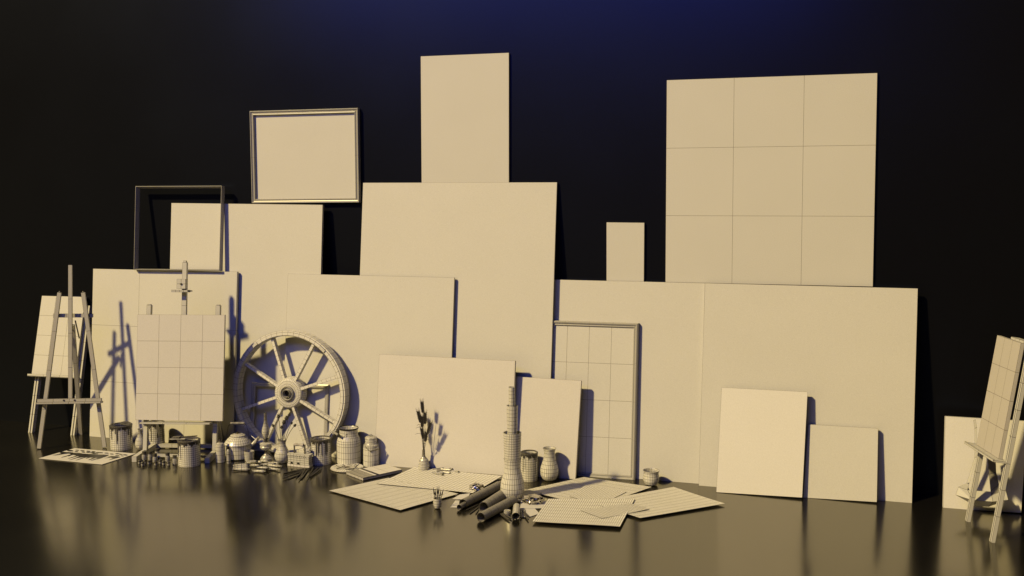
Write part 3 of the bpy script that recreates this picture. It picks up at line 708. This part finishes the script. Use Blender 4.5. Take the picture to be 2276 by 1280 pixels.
tubes = [((295, 590), (900, 580), .0, 'rearmost of the three parallel tubes at the left'), ((295, 660), (900, 650), .0, 'middle of the three parallel tubes at the left'), ((290, 725), (930, 745), .0, 'front one of the three parallel tubes at the left'),
 ((735, 475), (1190, 490), 0, 'paint tube behind the three parallel ones, nearest the ribbed cup'), ((760, 530), (1200, 530), .018, 'paint tube lying on top behind the three parallel ones'), ((980, 430), (1370, 470), 0, 'paint tube at the back, left of the lamp foot'), ((1190, 410), (1590, 440), .0, 'rearmost paint tube, right at the foot of the lamp'),
 ((905, 580), (1250, 600), .004, 'short looking paint tube in the middle left of the heap'), ((1290, 535), (1760, 530), 0, 'paint tube right of centre below the lamp'), ((1560, 470), (1980, 525), 0, 'paint tube at the back right, cap towards the vase'), ((990, 780), (1490, 810), 0, 'foremost paint tube of the heap, pointing left'), ((1160, 715), (1600, 740), .012, 'paint tube resting just behind the foremost one'),
 ((2050, 620), (1600, 560), 0, 'paint tube at the far right pointing right'), ((1995, 690), (1500, 640), .012, 'upper of two paint tubes at right pointing right'), ((1990, 730), (1480, 700), .0, 'lower of two paint tubes at right pointing right'), ((1390, 630), (1850, 590), .014, 'paint tube on top of the right part of the heap')]
for i, (a, b, z, lab) in enumerate(tubes):
    A, B = flo(500 + a[0] / 16.26, 1000 + a[1] / 16.26 + 1.5), flo(500 + b[0] / 16.26, 1000 + b[1] / 16.26 + 1.5)
    ang = math.atan2(B.y - A.y, B.x - A.x); k = max(.7, min(1.15, (B - A).length / .111))
    mat4 = Matrix.Translation(A.lerp(B, .55) + UZ * (z + .0005)) @ Matrix.Rotation(ang, 4, 'Z') @ Matrix.Scale(k, 4)
    if i == 0: pt.matrix_world = mat4; pt['label'] = lab
    else: dup(pt, mat4, lab)
# oil pastels / thin tubes on the paper
g = 'thin paint tubes beside the wheat vase'
sm = [((1010, 240, 0), (280, 300)), ]
thin = [((290, 325), (630, 345), .0, 'thin tube with a black cap, left in the row beside the wheat vase'), ((370, 350), (610, 400), 0, 'foremost thin tube beside the wheat vase'), ((570, 250), (860, 280), .006, 'bright thin tube on top of the others by the wheat vase'), ((640, 320), (830, 340), 0, 'short thin tube right of the foremost one'), ((300, 230), (620, 200), 0, 'rearmost thin tube by the wheat vase shadow'), ((420, 290), (700, 240), .0, 'thin tube crossing behind the bright one'), ((1000, 290), (1110, 310), 0, 'stubby thin tube furthest right of the wheat vase'), ((930, 235), (800, 195), .004, 'dark ended short tube at the back right of the wheat vase')]
for i, (a, b, z, lab) in enumerate(thin):
    A, B = flo(940 + a[0] / 14.225, 1030 + a[1] / 14.225 + 1.2), flo(940 + b[0] / 14.225, 1030 + b[1] / 14.225 + 1.2)
    up = UZ * (.0075 + .006 + z); t = thing('thin_tube', lab, 'paint tube', A + up, g); ax = (B - A).normalized()
    MB().tube([A + up, A.lerp(B, .5) + up, B + up], .0055, 10).build('tube_body', 'tube', t)
    MB().tube([B + up, B + up + ax * .009], .006, 10).build('cap', 'black', t)
# pencils
def pencil(A, B, label, g, mat='drip', r=.0034, z=0):
    up = UZ * (r + z); t = thing('pencil', label, 'pencil', A + up, g); ax = (B - A).normalized()
    MB().tube([A + up, B + up], r, 6).build('shaft', mat, t)
    MB().tube([A + up, A + up - ax * .012], r, 6, .0005).build('tip', 'black', t)
g = 'pencils spilled in front of the charcoal iron'
pen = [((200, 530), (900, 370), 'pencil pointing left, rearmost of the spilled fan'), ((170, 650), (1240, 345), 'longest pencil of the fan pointing left'), ((170, 740), (900, 470), 'pencil pointing left with its tip furthest forward on the left'), ((350, 740), (790, 570), 'pencil in the fan, short and just right of the left tips'), ((620, 700), (770, 560), 'thin short pencil in the gap of the fan'), ((720, 795), (970, 390), 'pencil whose tip is nearest the viewer'), ((780, 755), (1040, 410), 'pencil just right of the nearest tip'), ((830, 735), (1060, 420), 'thick pencil in the middle bunch, right side'), ((1010, 755), (1240, 370), 'pencil right of the middle bunch, on its own'), ((1130, 605), (1420, 330), 'upper pencil of the right bunch'), ((1125, 650), (1530, 350), 'middle pencil of the right bunch'), ((1140, 680), (1530, 400), 'lowest pencil of the right bunch'), ((600, 460), (1240, 320), 'pencil lying at the back along the iron')]
for i, (a, b, lab) in enumerate(pen):
    pencil(flo(620 + a[0] / 16.26, 1020 + a[1] / 16.26), flo(620 + b[0] / 16.26, 1020 + b[1] / 16.26), lab, g, z=(i % 3) * .003, r=.0038, mat=('drip', 'black', 'drip')[i % 3])
g = 'pencils scattered by the lying paper rolls'
pen2 = [((420, 930), (580, 805), 'pencil poking out left of the middle lying roll'), ((530, 940), (590, 850), 'pencil stub tucked under the middle lying roll'), ((330, 870), (560, 760), 'pencil in the shade between the lying rolls'), ((1200, 1080), (1020, 960), 'marker in front of the small tub, nearest the viewer'), ((1245, 1045), (1060, 955), 'marker in front of the small tub, behind the nearest one'), ((1590, 1075), (1500, 960), 'crayon right of the tipped pencil tumbler, nearest the viewer'), ((1590, 1010), (1480, 900), 'crayon right of the tipped pencil tumbler, further back'), ((1440, 1040), (1460, 930), 'crayon close beside the tipped pencil tumbler')]
for i, (a, b, lab) in enumerate(pen2):
    pencil(flo(1000 + a[0] / 9.14, 1040 + a[1] / 9.14), flo(1000 + b[0] / 9.14, 1040 + b[1] / 9.14), lab, g, r=.005 if i > 2 else .0035, mat='drip', z=.004 if i > 2 else 0)

# ------------------------------------------------------------------ sheets of paper
def sheet(label, px, nx, ny, z0, lift=.006, mat='paper', name='paper_sheet', group='large paper sheets on the floor', th=.0012, ph=0):
    c = [flo(*p, z0) for p in px]
    mb = MB().grid(c, nx, ny)
    for i, v in enumerate(mb.v):
        a = (i % (nx + 1)) / nx; b = (i // (nx + 1)) / ny
        e = max(abs(a - .5), abs(b - .5)) * 2
        v.z = z0 + lift * e ** 3 + .0012 * math.sin(a * 5 + ph) * math.sin(b * 4 + ph)
    nt = len(mb.v); mb.add([v - UZ * th for v in mb.v], [tuple(reversed(f)) for f in mb.f])
    W_ = nx + 1
    bd = [i for i in range(W_)] + [j * W_ + nx for j in range(1, ny + 1)] + [ny * W_ + i for i in range(nx - 1, -1, -1)] + [j * W_ for j in range(ny - 1, 0, -1)]
    for k in range(len(bd)): a, b = bd[k], bd[(k + 1) % len(bd)]; mb.f.append((a, b, b + nt, a + nt))
    o = mb.build(name, mat, origin=sum(c, V()) / 4)
    return tag(o, label, 'paper', group)
sheet('large paper sheet furthest left, its corner pointing to the small brush cup', [(863, 1064), (731, 1092), (890, 1136), (1019, 1099)], 44, 9, .003, ph=1)
sheet('large paper sheet under the wheat vase', [(921, 1039.5), (1117, 1059), (1050, 1097), (838, 1076)], 26, 12, .0075, .004, ph=2)
sheet('large paper sheet crossed by the shadow of the tower, behind the other two at right', [(1298, 1062), (1449, 1084), (1319, 1129), (1166, 1091)], 44, 9, .003, ph=3)
sheet('large paper sheet foremost at right of the crumpled foil', [(1219, 1110), (1411, 1110), (1378, 1172), (1183, 1160)], 40, 8, .012, .004, ph=4)
sheet('large paper sheet furthest right, one corner pointing to the pale canvas', [(1497, 1084), (1612, 1121), (1423, 1153), (1310, 1118)], 9, 44, .0075, .005, ph=5)
g2 = 'small thin sheets lying on the large ones'  # added patches standing in for crossing mesh lines of overlapping sheets
sheet('small grey sheet lying on the two rightmost large sheets', [(1400, 1118), (1443, 1131), (1338, 1152), (1291, 1134)], 16, 16, .0162, .0, name='small_sheet', group=g2, ph=6)
sheet('small grey sheet on the sheet with the tower shadow', [(1300, 1079), (1392, 1093), (1335, 1121), (1266, 1103)], 16, 16, .0098, .0, name='small_sheet', group=g2, ph=7)
def card(name, label, cat, px, z, th, mat, group=None, nx=1, ny=1):
    c = [flo(*p, z) for p in px]
    return tag(MB().slab(c, UZ, th, nx, ny).build(name, mat, origin=sum(c, V()) / 4), label, cat, group)
g3 = 'small loose papers around the lying rolls'
card('loose_paper', 'torn paper scrap behind the left end of the lying rolls', 'paper', [(1022, 1099), (1045, 1096), (1037, 1110), (1006, 1108)], .014, .002, 'plainpaper', g3, 3, 2)
card('loose_paper', 'small paper at the left of the protruding inner roll', 'paper', [(1012, 1112), (1030, 1110), (1028, 1128), (1001, 1127)], .003, .002, 'plainpaper', g3)
card('loose_paper', 'pale paper triangle in front of the round crumpled foil', 'paper', [(1160, 1126), (1188, 1129), (1199, 1141), (1176, 1149)], .003, .002, 'plainpaper', g3)
card('loose_paper', 'pale paper directly under the round crumpled foil', 'paper', [(1158, 1112), (1214, 1114), (1206, 1129), (1156, 1130)], .006, .002, 'plainpaper', g3)
card('flat_book', 'thin flat grey book beside the foot of the hourglass vase', 'book', [(1160, 1085), (1204, 1095), (1198, 1099), (1150, 1112)], .014, .012, 'roll')
card('small_card', 'small grey square card right of the tipped tumbler', 'card', [(1156, 1131), (1168, 1132), (1168, 1149), (1157, 1149)], .006, .003, 'roll')

# stencil sheet with dark blots
S0 = flo(195, 1013)
t = thing('spattered_sheet', 'pale sheet covered with dark spatters and runs, in front of the tripod easel', 'paper', S0)
c = [flo(166, 996, .004), flo(302, 1008, .004), flo(227, 1032, .004), flo(86, 1018.5, .004)]
MB().slab(c, UZ, .0015).build('paper', 'plainpaper', t)
bl = MB()
def fp(x, y): return flo(80 + x / 10.35, 980 + y / 10.35, .0052)
for x, y, a, b in [(785, 222, 72, 17), (945, 211, 45, 9), (930, 246, 42, 9), (1070, 227, 50, 11), (1205, 237, 46, 10), (1320, 248, 46, 10), (1430, 270, 60, 10), (1200, 262, 50, 10), (1090, 258, 40, 9), (1500, 270, 40, 10), (1620, 279, 48, 9), (1870, 293, 48, 9), (1740, 302, 42, 9), (1950, 309, 38, 9), (2055, 320, 50, 12), (1870, 336, 48, 8), (1980, 344, 34, 7), (640, 272, 90, 22), (760, 275, 110, 16), (1300, 272, 60, 9), (1350, 290, 70, 12)]:
    bl.add([fp(x + a * math.cos(q) + b * 1.5 * math.sin(q), y + b * math.sin(q)) for q in [2 * math.pi * k / 14 for k in range(14)]], [tuple(range(14))])
bl.add([fp(*p) for p in [(780, 300), (860, 270), (1000, 275), (1080, 290), (1260, 300), (1380, 310), (1560, 312), (1680, 318), (1640, 345), (1560, 365), (1440, 388), (1280, 380), (1180, 372), (1080, 360), (960, 350), (900, 330)]], [tuple(range(16))])
bl.add([fp(*p) for p in [(1650, 365), (1740, 345), (1850, 352), (1945, 370), (1860, 392), (1790, 410), (1730, 385)]], [tuple(range(7))])
for a, b, w in [((860, 300), (585, 380), 12), ((960, 340), (735, 405), 9), ((1040, 350), (765, 442), 8), ((1150, 366), (915, 446), 8), ((1100, 360), (880, 400), 10), ((1350, 382), (1210, 440), 10), ((1500, 375), (1265, 452), 11), ((640, 280), (375, 330), 5), ((700, 285), (420, 337), 5), ((1790, 400), (1680, 440), 5), ((1700, 375), (1570, 400), 5), ((820, 315), (730, 350), 12), ((1230, 375), (1140, 405), 9), ((1600, 350), (1400, 425), 8)]:
    bl.add([fp(a[0] - w * 2, a[1] - 3), fp(a[0] + w * 2, a[1] + 3), fp(b[0] + w * .6, b[1] + 1), fp(b[0] - w * .6, b[1] - 1)], [(0, 1, 2, 3)])
for v in range(len(bl.v)): bl.v[v] = bl.v[v] + UZ * (.00002 * (v % 97))
bl.build('dark_spatters', 'black', t, fix=False)

# notebook
A, B, Cc, D = flo(770, 1054.5), flo(807.5, 1069), flo(894, 1050), flo(857, 1038)
t = thing('notebook', 'thick notebook with a dark strap lying in front of the churns', 'notebook', A.lerp(Cc, .5))
hh = .02
bk = [x + UZ * hh for x in (A, D, Cc, B)]
MB().slab([x - UZ * .003 for x in bk], UZ, .014, 1, 1).build('page_block', 'steel', t)
def strip(f0, f1, z, th, mat, name, nx=1, ny=1, g_=0):
    a0, a1 = A.lerp(D, f0), A.lerp(D, f1); b0, b1 = B.lerp(Cc, f0), B.lerp(Cc, f1)
    return MB().slab([x + UZ * z for x in (a0, a1, b1, b0)], UZ, th, nx, ny).build(name, mat, t)
strip(-.003, .28, hh + .001, .0035, 'roll', 'spine_cover', 2, 20)
strip(.28, 1.003, hh + .001, .0035, 'pale', 'front_cover', 2, 2)
strip(.34, .40, hh + .0025, .0015, 'black', 'elastic_strap')
s = MB()
for k in range(12):
    f = (k + .5) / 12; p = A.lerp(B, f); s.beam(p + UZ * .001, p + UZ * hh, B - A, .008, .004)
s.build('spiral_rings', 'pale', t)
# palette
Pp = flo(771.5, 1041)
t = thing('palette', 'round palette with dried paint dabs, left of the notebook', 'palette', Pp)
rm = 37 * mpp(Pp)
o = MB().lathe([(0, .002), (rm * .98, .002), (rm, .005), (rm * .98, .009), (rm * .5, .009), (0, .009)], 36, Pp).build('palette_board', 'paper', t)
s = MB()
for k in range(9):
    a = k * .7 + .4; rr_ = rm * (.45 + .3 * ((k * 37) % 10) / 10); q = Pp + V((rr_ * math.cos(a), rr_ * math.sin(a) * .8, .0092))
    s.lathe([(.016 + .006 * (k % 3), 0), (.012, .003), (.005, .006 + .003 * (k % 2)), (0, .008)], 9, q)
s.build('paint_dabs', 'tube', t, smooth=True)
g = 'small brushes lying on the round palette'
for i, (a, b, lab) in enumerate([((748, 1042), (762, 1037), 'brush lying at the left on the round palette'), ((768, 1043), (788, 1041), 'brush lying across the middle of the round palette'), ((783, 1045), (795, 1034), 'brush sticking up at the right of the round palette')]):
    p, q = flo(*a, .016), flo(*b, .02 + .01 * (i == 2)); t = thing('paint_brush', lab, 'brush', p, g)
    MB().tube([p, q], .0028, 6).build('handle', 'drip', t); MB().tube([q, q + (q - p).normalized() * .02], .005, 6, .002).build('bristles', 'pale', t)

# lying rolls
g = 'paper rolls lying on the floor'
def lroll(label, a, ra, b, n=34, z=0, inner=None):
    A = flo(*a); m = mpp(A); r = ra * m
    A = A; B = flo(*b)
    A = A + UZ * (r + z); B = B + UZ * (r + z); ax = B - A; L = ax.length
    k = 5
    pr = [(r, L * j / k) for j in range(k + 1)]; pr += [(r * .92, z_) for _, z_ in reversed(pr)]
    o = MB().lathe(pr + [pr[0]], n, A, ax).build('paper_roll', 'roll', smooth=True, origin=A.lerp(B, .5))
    return tag(o, label, 'paper roll', g)
lroll('rearmost lying paper roll, with a thinner roll poking out of it', (1029, 1129), 10, (1109, 1088))
lroll('thin roll poking out of the rearmost lying paper roll', (1020.5, 1134.5), 6, (1045, 1121), 22, .003)
lroll('widest lying paper roll, running under the hourglass vase', (1075, 1139), 12, (1118, 1110))
lroll('foremost lying paper roll, its open end nearest the viewer', (1069, 1160.5), 10.8, (1142, 1121), 34)
# tub, tipped tumbler with pencils
turned('small_tub', 'small round tub with a lid, in front of the foremost roll', 'tub', 1127.5, 1147.5, [(7.2, 1147), (7.6, 1144), (7.4, 1141), (7.9, 1139.5), (7.9, 1136), (7.6, 1134), (0.05, 1134)], n=22)
A = flo(1146.5, 1156); B = flo(1148.5, 1134); r = 8.6 * mpp(A); A = A + UZ * r; B = B + UZ * r
t = MB().lathe([(r, 0), (r, .02), (r * .98, .045), (r * .96, (B - A).length), (0, (B - A).length), (0, (B - A).length - .003), (r * .9, (B - A).length - .004), (r * .92, 0), (r, 0)], 24, A, B - A).build('tumbler', 'tin', smooth=True, origin=A.lerp(B, .5))
tag(t, 'tipped over tumbler with pencil stubs showing in its mouth', 'tumbler')
ax = (B - A).normalized()
for i, lab in enumerate(['pencil stub lowest in the mouth of the tipped tumbler', 'pencil stub at the left in the mouth of the tipped tumbler', 'pencil stub at the right in the mouth of the tipped tumbler', 'pencil stub highest in the mouth of the tipped tumbler', 'pencil stub in the middle of the tipped tumbler mouth']):
    off = [(0, -.6), (-.5, -.15), (.5, -.2), (0, .3), (.05, -.15)][i]
    p = A + RT * off[0] * r + UZ * off[1] * r - ax * .012 + ax * .006 * i
    t = thing('pencil', lab, 'pencil', p, 'pencil stubs in the tipped tumbler')
    MB().tube([p + ax * .08, p + ax * .01], .004, 6).build('shaft', 'drip', t); MB().tube([p + ax * .01, p], .004, 6, .0006).build('tip', 'black', t)

# crumpled foils
def foil(label, px, by, w, h, seedv, name='crumpled_foil'):
    rr = random.Random(seedv); P = base_at(px, by, w / 2); m = mpp(P)
    bm = bmesh.new(); bmesh.ops.create_icosphere(bm, subdivisions=3, radius=1)
    seeds = [(V((rr.gauss(0, 1), rr.gauss(0, 1), rr.gauss(0, 1))).normalized(), rr.uniform(.2, 1)) for _ in range(13)]
    for v in bm.verts:
        n = v.co.normalized(); d = sorted((n - s[0]).length * (.6 + s[1]) for s in seeds)
        k = .70 + .85 * min(d[1] - d[0], .4) + .06 * math.sin(n.x * 9 + seedv) + rr.uniform(-.02, .02)
        v.co = V((n.x * k * w / 2 * m, n.y * k * w / 2 * m * .9, n.z * k * h / 2 * m + h / 2 * m * .78))
    me = bpy.data.meshes.new(name); bm.to_mesh(me); bm.free(); me.materials.append(M['foil'])
    o = bpy.data.objects.new(name, me); COL.objects.link(o); o.location = P
    return tag(o, label, 'foil', 'crumpled foil wads')
foil('crumpled shiny foil wad on the sheet behind the rear lying roll', 1060, 1095, 34, 20, 3)
foil('round crumpled shiny foil wad right of the hourglass vase', 1184, 1125.5, 52, 21, 8)
foil('tiny crumpled foil wad at the hidden end of the rear roll', 1108, 1078, 12, 8, 12)

# faceted hanging basin in front of the far right canvas
def basin():
    def q(x, y, Y): return wal(2090 + x / 5.12, 910 + y / 5.12, Y)
    ys = 6.11
    o = q(480, 1105, 6.07)
    t = thing('faceted_basket', 'faceted angular basket with bent side straps in front of the far right canvas', 'basket', o)
    s = MB()
    T = [q(205, 882, 6.06), q(310, 916, 6.05), q(575, 935, 6.05), q(745, 920, 6.07)]
    Mm = [q(175, 972, 6.03), q(370, 1035, 5.99), q(600, 1050, 5.99), q(775, 1030, 6.03)]
    Bt = [q(400, 1100, 6.03), q(550, 1106, 6.03)]
    Bk = [q(300, 838, 6.12), q(330, 836, 6.12), q(585, 850, 6.12), q(690, 880, 6.12)]
    s.add([T[0], T[1], T[2], T[3], Mm[0], Mm[1], Mm[2], Mm[3], Bt[0], Bt[1]], [(0, 1, 5, 4), (1, 2, 6, 5), (2, 3, 7, 6), (4, 5, 8), (5, 6, 9, 8), (6, 7, 9)])
    s.add([T[0], T[1], Bk[1], Bk[0]], [(0, 1, 2, 3)])
    s.add([Bk[0], Mm[0], Bt[0], Bt[1], Mm[3], Bk[3]], [(0, 1, 2), (3, 4, 5)])
    s.build('basket_body', 'wood', t, fix=False)
    s = MB(); a = [(375, 125), (390, 215), (390, 545), (300, 838)]; b = [(402, 113), (416, 205), (414, 540), (332, 836)]
    for k in range(3): s.add([q(*a[k], ys), q(*b[k], ys - .02), q(*b[k + 1], ys - .02), q(*a[k + 1], ys)], [(0, 1, 2, 3)])
    s.build('strap', 'wood', t, fix=False)
    s = MB(); a = [(538, 480), (553, 740), (572, 930), (604, 1045)]; b = [(628, 500), (636, 715), (668, 850), (655, 1010)]
    for k in range(3): s.add([q(*a[k], 6.10 - .03 * k), q(*b[k], 6.13 - .03 * k), q(*b[k + 1], 6.10 - .03 * k), q(*a[k + 1], 6.07 - .03 * k)], [(0, 1, 2, 3)])
    s.build('strap', 'roll', t, fix=False)
basin()

# ------------------------------------------------------------------ lights, world, camera
def area(name, loc, target, size, power, color, sy=None):
    l = bpy.data.lights.new(name, 'AREA'); l.shape = 'DISK' if sy is None else 'RECTANGLE'; l.size = size
    if sy: l.size_y = sy
    l.energy = power; l.color = color
    o = bpy.data.objects.new(name, l); COL.objects.link(o); o.location = loc
    o.rotation_euler = (V(target) - V(loc)).to_track_quat('-Z', 'Y').to_euler()
    return o
area('key_lamp', (-31, -30, 39), (-2.2, 6.2, .6), 3.0, 53500, (1, .78, .335))
area('blue_lamp', (-3.6, -.6, 5.5), (-2.4, 6.3, 1.2), 7.5, 140, (.15, .22, 1), 2.2)
w = bpy.data.worlds.new('World'); S.world = w; w.use_nodes = True
w.node_tree.nodes['Background'].inputs[0].default_value = (.3, .32, .5, 1); w.node_tree.nodes['Background'].inputs[1].default_value = .001
cam = bpy.data.cameras.new('camera'); co = bpy.data.objects.new('camera', cam); COL.objects.link(co)
cam.sensor_width = 36; cam.lens = F / 2276 * 36; cam.clip_end = 200; cam.clip_start = .05
co.location = C
co.matrix_world = Matrix(((RT.x, UP.x, -FW.x, C.x), (RT.y, UP.y, -FW.y, C.y), (RT.z, UP.z, -FW.z, C.z), (0, 0, 0, 1)))
S.camera = co
S.render.engine = 'CYCLES'
S.cycles.diffuse_bounces = 1; S.cycles.glossy_bounces = 4
S.view_settings.view_transform = 'Standard'; S.view_settings.look = 'None'; S.view_settings.exposure = 0; S.view_settings.gamma = 1
clean()
